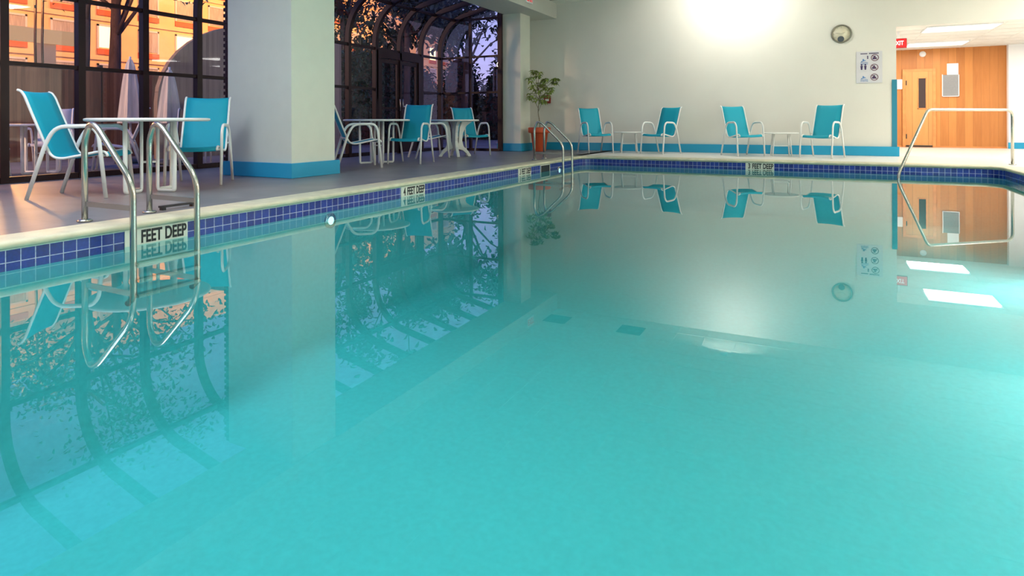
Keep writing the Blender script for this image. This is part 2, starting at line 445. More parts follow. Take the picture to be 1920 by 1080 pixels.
# basin: one smooth shell, walls curving into a sloping floor
def floor_z(y): return -1.45 + 0.045 * (y - PY0)
bm = bmesh.new(); RV = 0.26
rings = [[bm.verts.new((x, y, -0.178)) for x, y in perimeter(0)]]
for i in range(0, 8):
    a = PI / 2 * i / 7
    rings.append([bm.verts.new((x, y, floor_z(y) + RV - RV * math.sin(a))) for x, y in perimeter(-(RV - RV * math.cos(a)))])
n = len(base)
for a, b in zip(rings, rings[1:]):
    for k in range(n):
        f = bm.faces.new((a[k], a[(k + 1) % n], b[(k + 1) % n], b[k])); f.smooth = True
f = bm.faces.new(rings[-1][::-1]); f.smooth = True
bmesh.ops.recalc_face_normals(bm, faces=bm.faces)
me = bpy.data.meshes.new('pool_basin'); bm.to_mesh(me); bm.free(); me.materials.append(M['plaster'])
o = bpy.data.objects.new('pool_basin', me); C.objects.link(o); struct(o, 'aqua plastered pool basin under the water')

# water
bm = bmesh.new(); vs = [bm.verts.new((x, y, WATER)) for x, y in perimeter(0.0)]; f = bm.faces.new(vs)
me = bpy.data.meshes.new('pool_water'); bm.to_mesh(me); bm.free(); me.materials.append(M['water'])
o = bpy.data.objects.new('pool_water', me); C.objects.link(o); struct(o, 'still turquoise pool water')

# ------------------------------------------------------------------ floor, walls, ceiling
XG = -8.48           # sunroom glass plane
YW = 14.10           # back wall
XB0, XB1 = -6.75, -5.88   # beam
ZB = 3.25
RX = 7.2
d = MB()
d.box(XG - 0.1, PX0 - 0.09, -4.0, YW, -0.30, -0.002)
d.box(PX0 - 0.09, -4.575, PY1 + 0.09, YW, -0.30, -0.002)
pd = MB().box(-4.575, PX1 + 0.09, PY1 + 0.09, YW, -0.30, -0.002).box(PX1 + 0.09, RX, -4.0, YW, -0.30, -0.002)  # paler colour here paints in the glare on the back deck
struct(pd.build('floor_back', M['hall_floor']), 'deck along the back and right of the pool, glare painted pale')
d.box(PX0 - 0.09, PX1 + 0.09, -4.0, PY0 - 0.09, -0.30, -0.002)
struct(d.build('floor', M['deck']), 'grey-brown pool deck')
w = MB()
w.box(-6.85, 1.30, YW, YW + 0.2, 0, ZC + 0.3)
w.box(1.30, 6.6, YW, YW + 0.2, 2.53, ZC + 0.3)
w.box(6.6, RX + 0.2, YW, YW + 0.2, 0, ZC + 0.3)
struct(w.build('wall_back', M['wall']))
struct(MB().box(RX, RX + 0.2, -4.2, YW + 0.2, -0.3, ZC + 0.3).build('wall_right', M['wall']))
struct(MB().box(-8.8, RX + 0.2, -4.2, -4.0, -0.3, ZC + 0.3).build('wall_front', M['wall']))
struct(MB().box(-8.8, XG, -4.0, 1.15, -0.3, ZC + 0.3).box(XG, XB1, 0.95, 1.15, 0, ZC).build('wall_left', M['wall']))
struct(MB().box(XB0 + 0.3, RX, -4.0, YW, ZC, ZC + 0.2).build('ceiling', M['ceiling']))
g = MB()
for i in range(0, 22):
    x = -5.9 + 0.61 * i
    if x < RX: g.box(x - 0.012, x + 0.012, -4.0, YW, ZC - 0.006, ZC + 0.002)
for i in range(0, 30):
    y = YW - 0.47 - 0.61 * i
    if y > -4: g.box(XB1, RX, y - 0.012, y + 0.012, ZC - 0.006, ZC + 0.002)
struct(g.build('ceiling_grid', M['ceiling']))
struct(MB().box(XB0, XB1, 0.95, YW, ZB, ZC + 0.2).build('ceiling_beam', mat('beam_paint', (.56, .56, .50), .6)), 'long soffit beam between the two pillars')
# pillars
struct(MB().box(-7.08, -5.92, 5.60, 6.36, 0, ZB).build('pillar', M['pillar']), 'broad white pillar beside the near patio table')
struct(MB().box(-6.85, -6.32, 12.95, 13.48, 0, ZB).build('pillar', M['pillar']), 'slim white pillar beside the potted tree')
struct(MB().box(-8.6, -6.85, 12.99, YW, 0, ZC).build('wall_stub', M['wall']))
struct(MB().box(-7.12, -5.87, 5.55, 6.41, 0, 0.185, 0.004).build('baseboard_pillar', M['teal_paint']), 'turquoise base round the broad pillar')
struct(MB().box(-6.92, -6.27, 12.88, 13.52, 0, 0.185, 0.01).build('baseboard_pillar', M['teal_paint']), 'turquoise base round the slim pillar')
struct(MB().box(-6.27, 1.345, YW - 0.06, YW + 0.0, 0, 0.185, 0.004).box(6.6, RX, YW - 0.06, YW, 0, 0.185).build('baseboard_back', M['teal_paint']), 'turquoise base along the back wall')
struct(MB().box(1.225, 1.312, YW - 0.012, YW + 0.20, 0.185, 1.50).build('trim_1', M['teal_trim']), 'dark turquoise corner guard at the hall opening')
t = MB().box(-7.16, -7.06, 5.62, 5.70, 0, ZB)
for k in range(40): t.box(-7.175, -7.05, 5.605, 5.70, 0.03 + k * 0.08, 0.075 + k * 0.08)
struct(t.build('trim_2', M['bronze']), 'dark notched strip on the pillar corner')

# ------------------------------------------------------------------ hallway
struct(MB().box(1.1, 9.0, YW, 19.3, -0.2, -0.001).build('floor_hall', M['hall_floor']))
struct(MB().box(1.1, 9.0, YW + 0.2, 19.3, 2.55, 2.7).build('ceiling_hall', M['hall_ceiling']))
g = MB()
for i in range(14): g.box(1.3 + i * .61 - .01, 1.3 + i * .61 + .01, YW + .2, 19.06, 2.545, 2.551)
for i in range(9): g.box(1.3, 9, YW + .25 + i * .61 - .01, YW + .25 + i * .61 + .01, 2.545, 2.551)
struct(g.build('ceiling_grid_hall', M['hall_ceiling']))
struct(MB().box(1.1, 1.3, YW + 0.2, 19.2, 0, 2.55).build('wall_hall_left', M['hall_white']))
struct(MB().box(1.3, 4.08, 19.06, 19.2, 0.0, 2.55).build('wall_hall_wood', M['wood_panel']), 'orange wood panelled hall wall')
struct(MB().box(4.08, 9.0, 18.9, 19.2, 0.0, 2.55).build('wall_hall_white', M['hall_white']))
struct(MB().box(8.8, 9.0, YW + 0.2, 18.9, 0, 2.55).build('wall_hall_right', M['hall_white']))
struct(MB().box(4.07, 8.8, 18.87, 18.9, 0, 0.15).build('baseboard_hall', M['teal_paint']))
struct(MB().box(1.3, 4.08, 19.045, 19.06, 0, 0.035).build('trim_3', M['wood_trim']))
# hall door
dr = struct(MB().box(1.96, 2.55, 19.02, 19.05, 0.05, 1.97).build('door_1', M['wood_door']), 'honey coloured wooden door with narrow glass slit')
MB().box(1.89, 1.96, 19.01, 19.06, 0, 2.04).box(2.55, 2.62, 19.01, 19.06, 0, 2.04).box(1.96, 2.55, 19.01, 19.06, 1.97, 2.04).build('door_frame', M['wood_trim'], dr, 0.004)
MB().box(2.245, 2.40, 19.012, 19.022, 1.02, 1.79).build('door_window', mat('slit_glass', (0.07, 0.05, 0.05), 0.1), dr)
MB().box(2.225, 2.245, 19.008, 19.022, 1.0, 1.81).box(2.40, 2.42, 19.008, 19.022, 1.0, 1.81).box(2.225, 2.42, 19.008, 19.022, 1.79, 1.81).box(2.225, 2.42, 19.008, 19.022, 1.0, 1.02).build('window_frame', M['wood_trim'], dr)
MB().box(1.965, 1.985, 19.008, 19.02, 1.62, 1.74).box(1.965, 1.985, 19.008, 19.02, 0.22, 0.34).build('door_hinge', M['dark'], dr)
MB().box(1.97, 2.54, 19.0, 19.03, 0.02, 0.05).build('door_sweep', M['dark'], dr)
# things on the hall walls
tag(MB().box(2.86, 3.10, 19.035, 19.058, 1.86, 2.15, 0.004).build('paper_notice', M['paper']), 'white paper notice above the grey notice on wood wall', 'notice')
nb = tag(MB().box(2.77, 3.10, 19.03, 19.058, 1.32, 1.86, 0.004).build('notice_board', M['grey_notice']), 'grey framed notice on the wooden hall wall', 'notice')
MB().box(2.755, 2.77, 19.025, 19.058, 1.305, 1.875).box(3.10, 3.115, 19.025, 19.058, 1.305, 1.86).box(2.755, 3.115, 19.025, 19.058, 1.305, 1.32).build('notice_frame', M['paper'], nb)
mb = MB()
for k in range(9): mb.box(2.80, 3.06 - (k % 3) * 0.05, 19.024, 19.031, 1.40 + k * .047, 1.408 + k * .047)
mb.build('printed_lines', mat('faded_print', (.25, .25, .27), .6), nb)
tag(MB().box(1.70, 1.90, 19.03, 19.058, 1.52, 1.78, 0.01).build('thermostat_box', M['paper']), 'white wall box left of the wooden door', 'wall box')
sd = tag(MB().lathe([(0.0, 0), (0.07, 0.0), (0.075, .02), (.06, .05), (0.0, .055)]).build('smoke_detector', M['paper']), 'small round white detector high above the wooden door', 'detector')
sd.rotation_euler = (PI / 2, 0, 0); sd.location = (2.34, 19.058, 2.42)
for i, (x, y) in enumerate(HALL_L):
    t = thing('ceiling_light', ['bright hall ceiling panel nearest the pool opening', 'bright hall ceiling panel near the wood wall', 'unseen hall ceiling panel added out to the right near the opening', 'unseen hall ceiling panel added out to the right by the white wall'][i], 'light', (x, y, 2.55))
    MB().box(-.60, .60, -.42, -.40, -.03, 0).box(-.60, .60, .40, .42, -.03, 0).box(-.60, -.58, -.40, .40, -.03, 0).box(.58, .60, -.40, .40, -.03, 0).build('light_frame', M['hall_white'], t)
    MB().box(-.58, .58, -.40, .40, -.018, -.006).build('diffuser', M['glow_white'], t)
# exit signs
t = thing('exit_sign', 'red exit sign hanging in the hall by the opening edge', 'sign', (1.42, 15.0, 2.30))
MB().box(-.15, .15, -.02, .02, -.10, .10, .006).build('sign_case', mat('exit_case', (.20, .01, .01), .4), t)
MB().box(-.14, .14, -.024, -.018, -.09, .09).build('sign_face', M['exit_red'], t)
MB().box(-.02, .02, -.01, .01, .10, .25).build('sign_hanger', M['paper'], t)
x_ = text_obj('sign_letters', 'EXIT', 0.12, 0.002, mat('exit_letters', (.9, .85, .85), .5, emit=(1, .9, .9), estr=.5), t, 0.75, .003)
x_.rotation_euler = (PI / 2, 0, 0); x_.location = (0, -.027, 0)
t = thing('exit_sign', 'exit sign with red letters on the side of the beam', 'sign', (XB1, 12.45, 3.455))
MB().box(0, .045, -.17, .17, -.10, .10, .006).build('sign_case', M['paper'], t)
x_ = text_obj('sign_letters', 'EXIT', 0.19, 0.002, M['exit_red'], t, 0.8, .004)
x_.rotation_euler = (PI / 2, 0, PI / 2); x_.location = (.048, 0, -0.01)

# ------------------------------------------------------------------ sunroom glazing
RIBY = [3.68 + 0.83 * k for k in range(-3, 12)]
ZE = 2.38; RR = 0.93; XCc = XG + RR


def rib_path():
    p = [Vector((XG, 0, 0.0)), Vector((XG, 0, ZE))]
    p += [Vector((XCc - RR * math.cos(a), 0, ZE + RR * math.sin(a))) for a in [PI / 2 * 0.93 * i / 12 for i in range(1, 13)]]
    p.append(Vector((XB0, 0, 3.50)))
    return p


def strip_along(path, y0, y1, thick, name, m, parent, shift=0.0):
    """curved slab following path between two y values"""
    bm = bmesh.new(); rows = []
    for i, p in enumerate(path):
        d = (path[min(i + 1, len(path) - 1)] - path[max(i - 1, 0)]).normalized()
        nrm = Vector((d.z, 0, -d.x))   # towards the room
        a = p + nrm * (shift + thick / 2); b = p + nrm * (shift - thick / 2)
        rows.append([bm.verts.new((q.x, y, q.z)) for q, y in ((a, y0), (a, y1), (b, y1), (b, y0))])
    for u, v in zip(rows, rows[1:]):
        for k in range(4): bm.faces.new((u[k], u[(k + 1) % 4], v[(k + 1) % 4], v[k]))
    bm.faces.new(rows[0][::-1]); bm.faces.new(rows[-1])
    bmesh.ops.recalc_face_normals(bm, faces=bm.faces)
    me = bpy.data.meshes.new(name); bm.to_mesh(me); bm.free(); me.materials.append(m)
    o = bpy.data.objects.new(name, me); C.objects.link(o); o.parent = parent
    return o


def sheet_along(path, y0, y1, name, m, parent):
    bm = bmesh.new(); rows = [[bm.verts.new((p.x, y0, p.z)), bm.verts.new((p.x, y1, p.z))] for p in path]
    for u, v in zip(rows, rows[1:]):
        f = bm.faces.new((u[0], u[1], v[1], v[0])); f.smooth = True
    me = bpy.data.meshes.new(name); bm.to_mesh(me); bm.free(); me.materials.append(m)
    o = bpy.data.objects.new(name, me); C.objects.link(o); o.parent = parent
    return o


RP = rib_path()
win = bpy.data.objects.new('window_1', None); C.objects.link(win); struct(win, 'curved sunroom glazing with dark bronze ribs')
for k, y in enumerate(RIBY):
    wd = 0.085 if k not in (12,) else 0.06
    strip_along(RP, y - wd / 2, y + wd / 2, 0.10, 'window_rib', M['bronze'], win, 0.01)
for a, b in zip(RIBY, RIBY[1:]):
    sheet_along(RP, a + .02, b - .02, 'window_pane', M['glass'], win)
Y0, Y1 = RIBY[0], RIBY[-1]
PUR = Vector((XCc - RR * math.cos(1.03), 0, ZE + RR * math.sin(1.03)))
MB().box(XG - .035, XG + .04, Y0, 10.30, 1.375, 1.425).box(XG - .035, XG + .04, 11.96, Y1, 1.375, 1.425).build('window_bar', M['bronze'], win)
MB().box(XG - .035, XG + .04, Y0, Y1, 2.24, 2.29).build('window_bar', M['bronze'], win)
MB().box(PUR.x - .03, PUR.x + .03, Y0, Y1, PUR.z - .03, PUR.z + .03).build('window_bar', M['bronze'], win)
MB().box(XG - .06, XG + .05, Y0, 10.30, 0.0, 0.07).box(XG - .06, XG + .05, 11.96, Y1, 0.0, 0.07).build('window_sill', M['bronze'], win)
# double door in the glazing
dd = bpy.data.objects.new('door_2', None); C.objects.link(dd); struct(dd, 'bronze framed glass double door in the sunroom')
MB().box(XG - .03, XG + .06, 10.31, 10.44, 0, 2.24).box(XG - .03, XG + .06, 11.83, 11.95, 0, 2.24).box(XG - .03, XG + .06, 10.44, 11.83, 2.08, 2.24).build('door_frame', M['bronze'], dd)
for y0, y1 in ((10.45, 11.11), (11.15, 11.82)):
    l = MB().box(XG - .01, XG + .035, y0, y0 + .07, .02, 2.06).box(XG - .01, XG + .035, y1 - .07, y1, .02, 2.06).box(XG - .01, XG + .035, y0 + .07, y1 - .07, 1.98, 2.06).box(XG - .01, XG + .035, y0 + .07, y1 - .07, .02, .28).box(XG - .01, XG + .035, y0 + .07, y1 - .07, .98, 1.02).build('door_leaf', M['bronze'], dd)
    MB().tube([(XG + .035, (y1 - .03 if y0 < 11 else y0 + .03), .95), (XG + .09, (y1 - .03 if y0 < 11 else y0 + .03), .95), (XG + .09, (y1 - .03 if y0 < 11 else y0 + .03), 1.2), (XG + .035, (y1 - .03 if y0 < 11 else y0 + .03), 1.2)], .01, 6).build('door_handle', M['steel'], l)
# gable end
gw = bpy.data.objects.new('window_2', None); C.objects.link(gw); struct(gw, 'flat glazed end wall of the sunroom')
GY = 12.86
pts = [(p.x, GY, p.z) for p in RP] + [(XB0, GY, 0.0)]
bm = bmesh.new(); bm.faces.new([bm.verts.new(p) for p in pts]); me = bpy.data.meshes.new('window_pane'); bm.to_mesh(me); bm.free(); me.materials.append(M['glass'])
o = bpy.data.objects.new('window_pane', me); C.objects.link(o); o.parent = gw
MB().box(-7.66, -7.59, GY - .03, GY + .03, 0, 3.40).build('window_mullion', M['bronze'], gw)
MB().box(-6.86, -6.75, GY - .04, GY + .02, 0, 3.40).build('window_mullion', M['bronze'], gw)
for z in (1.40, 2.265): MB().box(XG, -6.80, GY - .025, GY + .025, z - .022, z + .022).build('window_bar', M['bronze'], gw)
MB().box(PUR.x, -6.80, GY - .025, GY + .025, PUR.z - .03, PUR.z + .022).build('window_bar', M['bronze'], gw)
MB().box(XG, -6.80, GY - .05, GY + .03, 0, .06).build('window_sill', M['bronze'], gw)
# the wall stub must not close the gable: it stands only behind the pillar
bpy.data.objects.remove(bpy.data.objects['wall_stub'])
struct(MB().box(-6.85, -6.65, 13.48, YW, 0, ZC).build('wall_stub', M['wall']))


# ------------------------------------------------------------------ sling chairs
def chair_master(sl):
    t = thing('patio_chair', '', 'chair')
    HW = 0.245
    prof = [(-.435, 1.005), (-.405, .995), (-.375, .95), (-.32, .80), (-.235, .58), (-.185, .455), (-.16, .405), (-.12, .375), (-.06, .368), (.08, .395), (.24, .428), (.285, .432), (.315, .415), (.325, .385)]
    # smooth profile
    P = [Vector((x, 0, z)) for x, z in prof]
    pp = fillet(P, 0.04, 4)
    for s in (-1, 1):
        MB().tube([p + Vector((0, s * HW, 0)) for p in pp], 0.0125, 8).build('sling_rail', M['white_metal'], t)
    bm = bmesh.new(); rows = []
    for i, p in enumerate(pp):
        rows.append([bm.verts.new((p.x, y, p.z - 0.012 * (1 - (y / HW) ** 2))) for y in (-HW, -HW / 2, 0, HW / 2, HW)])
    for u, v in zip(rows, rows[1:]):
        for k in range(4):
            f = bm.faces.new((u[k], u[k + 1], v[k + 1], v[k])); f.smooth = True
    me = bpy.data.meshes.new('sling'); bm.to_mesh(me); bm.free(); me.materials.append(sl)
    o = bpy.data.objects.new('sling', me); C.objects.link(o); o.parent = t
    md = o.modifiers.new('s', 'SOLIDIFY'); md.thickness = 0.003; md.offset = 0
    for s in (-1, 1):
        y0 = s * 0.285
        path = fillet([(-.34, y0, 0.0), (-.185, y0, .50), (-.10, y0, .665), (.20, y0, .672), (.262, y0, .60), (.325, y0, 0.0)], [.05, .14, .10, .05], 5)
        MB().tube(path, 0.0155, 8, flat=1.25).build('arm_and_legs', M['white_metal'], t)
    MB().tube([(-.20, -.285, .455), (-.20, .285, .455)], .011, 8).build('crossbar', M['white_metal'], t)
    MB().tube([(.275, -.285, .395), (.275, .285, .395)], .013, 8).build('crossbar', M['white_metal'], t)
    return t


CH = [  # x, y, heading(deg), label, group
    (-6.385, 3.43, 36, 'turquoise sling chair left of the near table, seen side on', 'chairs in the sunroom'),
    (-6.43, 4.71, -49, 'turquoise sling chair right of the near table, against broad pillar', 'chairs in the sunroom'),
    (-6.44, 7.41, 50, 'turquoise chair half hidden by the broad pillar, facing right', 'chairs in the sunroom'),
    (-6.25, 8.55, -75, 'turquoise chair with full backrest between the second table and the pedestal table', 'chairs in the sunroom'),
    (-6.87, 9.98, 50, 'turquoise chair hidden behind another, tucked at the pedestal table', 'chairs in the sunroom'),
    (-6.62, 11.16, -30, 'turquoise chair behind the pedestal table near the slim pillar', 'chairs in the sunroom'),
    (-4.52, 13.06, -48, 'turquoise chair by back wall, nearest the potted tree', 'chairs along the back wall'),
    (-3.12, 13.30, -112, 'turquoise chair by back wall, second from the potted tree', 'chairs along the back wall'),
    (-1.43, 13.15, -54, 'turquoise chair by back wall, third from the potted tree', 'chairs along the back wall'),
    (0.0, 13.05, -110, 'turquoise chair by back wall, nearest the hall opening', 'chairs along the back wall')]
m0 = chair_master(M['sling'])
for i, (x, y, h, lab, grp) in enumerate(CH):
    c = m0 if i == 0 else copy_tree(m0)
    c.location = (x, y, 0.0); c.rotation_euler = (0, 0, math.radians(h)); c['label'] = lab; c['group'] = grp


# ------------------------------------------------------------------ tables
def loop_table(x, y, rz, label, R=0.555, parent_group='round tables with looped legs'):
    t = thing('patio_table', label, 'table', (x, y, 0), rz, parent_group)
    MB().lathe([(0.0, .712), (R - .02, .712), (R, .718), (R + .004, .730), (R, .742), (R - .02, .746), (0.0, .744)], n=48).build('table_top', M['white_metal'], t)
    for k in range(4):
        a = PI / 4 + k * PI / 2; u = Vector((math.cos(a), math.sin(a), 0))
        q = [u * .10 + Vector((0, 0, .712)), u * .10 + Vector((0, 0, .012)), u * .295 + Vector((0, 0, .012)), u * .30 + Vector((0, 0, .712))]
        MB().tube(fillet(q, .03, 4), .0145, 8, flat=1.5).build('leg', M['white_metal'], t)
    m = MB()
    for k in range(4):
        a = PI / 4 + k * PI / 2; b = a + PI / 2
        m.tube([Vector((math.cos(a), math.sin(a), 0)) * .10 + Vector((0, 0, .30)), Vector((math.cos(b), math.sin(b), 0)) * .10 + Vector((0, 0, .30))], .008, 6)
    m.build('stretcher', M['white_metal'], t)
    return t


t1 = loop_table(-6.13, 3.92, math.radians(-31), 'round white table in front of the ladder, by the near windows')
t2 = copy_tree(t1); t2.location = (-6.78, 8.30, 0); t2.rotation_euler = (0, 0, math.radians(15)); t2['label'] = 'round white table just behind the broad pillar'
# pedestal table
t = thing('pedestal_table', 'white moulded plastic table with curved pedestal legs', 'table', (-6.60, 10.50, 0), 0)
MB().lathe([(0, .702), (.40, .705), (.47, .708), (.49, .720), (.492, .735), (.48, .744), (0, .744)], n=48).build('table_top', M['white_plastic'], t)
def leg_panel(sgn):
    pts = []
    outer = [(.36, .705), (.24, .62), (.17, .48), (.15, .32), (.18, .20), (.27, .11), (.33, .02), (.33, 0.0)]
    inner = [(.27, 0.0), (.24, .05), (.16, .12), (.05, .15), (.04, .19), (.075, .30), (.085, .48), (.10, .60), (.14, .705)]
    return [(sgn * a, b) for a, b in outer + inner]
for k in range(4):
    a = k * PI / 2 + PI / 4; u = Vector((math.cos(a), math.sin(a), 0)); v = Vector((-math.sin(a), math.cos(a), 0))
    mb = MB(); mb.poly_extrude([u * p + Vector((0, 0, z)) - v * .03 for p, z in leg_panel(1)], v * .06)
    mb.build('pedestal_leg', M['white_plastic'], t, 0.01)
MB().tube([(0, 0, .12), (0, 0, .705)], .055, 12).build('pedestal_column', M['white_plastic'], t)


def side_table(x, y, rz, label):
    t = thing('side_table', label, 'table', (x, y, 0), rz, 'low side tables by the back wall')
    MB().lathe([(0, .440), (.31, .440), (.325, .446), (.328, .455), (.32, .464), (0, .462)], n=40).build('table_top', M['white_metal'], t)
    for k in range(4):
        a = PI / 4 + k * PI / 2
        MB().tube([(.20 * math.cos(a), .20 * math.sin(a), .44), (.245 * math.cos(a), .245 * math.sin(a), 0)], .0135, 8).build('leg', M['white_metal'], t)
    MB().tube([(.22 * math.cos(PI / 4 + k * PI / 2), .22 * math.sin(PI / 4 + k * PI / 2), .2) for k in range(5)], .007, 6).build('stretcher', M['white_metal'], t)
    return t
s1 = side_table(-3.85, 13.40, math.radians(20), 'low white side table between the two chairs nearest the tree')
s2 = copy_tree(s1); s2.location = (-0.73, 13.35, 0); s2.rotation_euler = (0, 0, math.radians(10)); s2['label'] = 'low white side table between the two chairs nearest the hall'


# ------------------------------------------------------------------ pool ladders
def ladder(y0, y1, label):
    ym = (y0 + y1) / 2; hw = (y1 - y0) / 2
    t = thing('pool_ladder', label, 'ladder', (-4.68, ym, 0), 0, 'steel pool ladders')
    for s in (-1, 1):
        y = s * hw
        path = fillet([(0, y, -.01), (0, y, .575), (.07, y, .70), (.16, y, .665), (.56, y, .29), (.565, y, -.47), (.50, y, -.52)], [.09, .07, .07, .12, .04], 7)
        MB().tube(path, .0205, 12).build('handrail', M['steel'], t)
        MB().lathe([(0, .0), (.048, .0), (.05, .006), (.035, .016), (0, .02)], (0, y, 0), 20).build('escutcheon', M['steel'], t)
        MB().bar((0, y, .125), (.565, y, .125), .012, .035, up=(0, 0, 1)).build('brace', M['steel'], t)
    for z in (-.25, -.36, -.46):
        MB().box(.545, .615, -hw, hw, z - .012, z + .012, .006).build('rung', M['steel'], t)
    return t
ladder(2.52, 2.99, 'steel pool ladder beside the deep end depth marker')
ladder(10.16, 10.60, 'steel pool ladder in the far corner before the potted tree')
# grab rail over the far right steps
t = thing('grab_rail', 'bent steel grab rail over the far right pool corner', 'rail', (2.66, 12.10, 0))
A = Vector((0, 0, 0)); B = Vector((1.01 - 2.66, 10.72 - 12.10, 0)); D = B.normalized(); LB = B.length
L1 = (Vector((1.55 - 2.66, 10.93 - 12.10, 0))).length
path = fillet([A + Vector((0, 0, -.01)), Vector((0, 0, .86)), D * L1 + Vector((0, 0, .86)), D * LB + Vector((0, 0, -.10)), D * (LB - .02) + Vector((0, 0, -.40))], [.13, .07, .10], 8)
MB().tube(path, .0215, 12).build('rail_tube', M['steel'], t)
MB().lathe([(0, 0), (.05, 0), (.05, .008), (.035, .018), (0, .02)], (0, 0, 0), 20).build('escutcheon', M['steel'], t)
# small bracket on deck edge
t = thing('deck_bracket', 'small dark metal bracket standing on the deck by the ladder', 'bracket', (-4.72, 3.27, 0))
MB().box(-.02, .02, -.17, .14, .018, .034).build('bracket_bar', M['dark'], t)
for y in (-.16, .10): MB().box(-.02, .02, y, y + .03, -.002, .018).build('bracket_foot', M['dark'], t)


# ------------------------------------------------------------------ depth markers
def marker(num, along, pos, label, flip=False):
    """along 'Y' on the left pool wall, 'X' on the far wall"""
    if along == 'Y':
        t = thing('depth_marker', label, 'sign', (PX0 + .001, pos, -.125), PI / 2, None)
    else:
        t = thing('depth_marker', label, 'sign', (pos, PY1 - .001, -.125), 0, None)
    m = MB().box(-.235, .235, -.006, .004, -.075, .073)
    m.build('marker_tile', M['grout_w'], t)
    a = text_obj('marker_number', num, .125, .001, M['black'], t, .62, .0035); a.rotation_euler = (PI / 2, 0, 0); a.location = (-.172, -.008, .014)
    b = text_obj('marker_words', 'FEET DEEP', .125, .001, M['black'], t, .50, .0035); b.rotation_euler = (PI / 2, 0, 0); b.location = (.05, -.008, .014)
    w = max(v.co.x for v in b.data.vertices) - min(v.co.x for v in b.data.vertices)
    for v in b.data.vertices: v.co.x *= .345 / w
    return t
marker('5', 'Y', 2.81, 'white depth marker tile reading 5 FEET DEEP beside the near ladder')
marker('4', 'Y', 5.93, 'white depth marker tile reading 4 FEET DEEP, middle of left side')
marker('3', 'Y', 8.97, 'white depth marker tile just before the far ladder')
marker('3', 'X', -0.99, 'white depth marker tile reading 3 FEET DEEP on the far side')
t = thing('pool_skimmer', 'dark skimmer opening in the tile band by the far ladder', 'skimmer', (PX0, 9.80, -.115))
MB().box(-.002, .004, -.19, .19, -.055, .055).build('skimmer_mouth', M['skimmer'], t)
MB().box(-.002, .008, -.205, -.19, -.06, .06).box(-.002, .008, .19, .205, -.06, .06).box(-.002, .008, -.205, .205, .052, .062).build('skimmer_frame', M['grout_w'], t)

for y, lab in ((4.56, 'round glowing disc in the left wall, near the broad pillar'), (10.42, 'round glowing disc in the left wall under the far ladder')):
    t = thing('pool_disc', lab, 'light', (PX0, y, -.265 if y < 6 else -.20))  # small glowing disc just below the waterline
    o = MB().lathe([(0, 0), (.075, 0), (.075, .012), (.06, .016), (0, .016)], n=24).build('disc_rim', M['steel'], t); o.rotation_euler = (0, PI / 2, 0)
    o = MB().lathe([(0, .016), (.040, .016), (.032, .022), (0, .024)], n=24).build('disc_lens', M['pool_disc'], t); o.rotation_euler = (0, PI / 2, 0)

# ------------------------------------------------------------------ potted tree
random.seed(4)
t = thing('potted_tree', 'slim green tree in an orange terracotta pot by the slim pillar', 'plant', (-5.93, 13.16, 0))
MB().lathe([(0, 0), (.135, 0), (.15, .02), (.20, .42), (.215, .43), (.255, .435), (.265, .46), (.265, .545), (.255, .56), (.235, .56), (.225, .50), (0, .50)], n=40).build('pot', M['terracotta'], t)
MB().lathe([(0, .50), (.222, .50), (.2, .515), (0, .52)], n=24).build('soil', M['soil'], t)
tr = []
for i in range(12):
    z = .5 + i * .085
    tr.append(Vector((.012 * math.sin(i * .9) - .03 * (i / 12), .012 * math.cos(i * .7), z)))
MB().tube(tr, [.014 - .0005 * i for i in range(12)], 8).build('trunk', M['bark'], t)
lf = MB(); br = MB(); top = tr[-1]
cl = [(-.02, 0, 1.82, .20), (-.25, .03, 1.72, .16), (.13, -.05, 1.70, .14), (-.10, .12, 1.60, .20), (.38, 0, 1.62, .14), (.30, .05, 1.48, .15), (-.14, -.08, 1.48, .18), (.05, 0, 1.42, .20), (.18, .1, 1.33, .18), (-.22, 0, 1.30, .15), (.02, -.05, 1.24, .16), (.16, -.1, 1.20, .12), (.40, .02, 1.70, .10), (-.13, 0, 1.88, .10), (.10, .06, 1.55, .16)]
for x, y, z, r in cl:
    c = Vector((x, y, z)); st = tr[min(11, max(5, int((z - .5 - .22) / .085)))]
    br.tube([st, (st + c) / 2 + Vector((0, 0, .03)), c], [.007, .005, .003], 5)
    for k in range(4):
        nd = c + Vector((random.gauss(0, 1), random.gauss(0, 1), random.gauss(0, .8))).normalized() * r * random.uniform(.2, .75)
        br.tube([c, nd], .0022, 4)
        for q in range(6):
            a = 2 * PI * q / 6 + random.uniform(-.3, .3)
            dd_ = Vector((math.cos(a), math.sin(a), random.uniform(-.75, .15)))
            lf.leafq(nd, dd_, Vector((0, 0, 1)), random.uniform(.09, .15), random.uniform(.04, .06))
br.build('branches', M['bark'], t); lf.build('leaves', M['leaf'], t)

# ------------------------------------------------------------------ things on the back wall
t = thing('fire_alarm_box', 'small dark red alarm box on wall behind the potted tree', 'alarm', (-6.12, YW, 1.25))
MB().box(-.085, .085, -.05, 0, -.10, .10, .008).build('alarm_case', M['red_box'], t)
MB().box(-.05, .05, -.056, -.048, -.045, .01).build('alarm_handle', M['paper'], t)

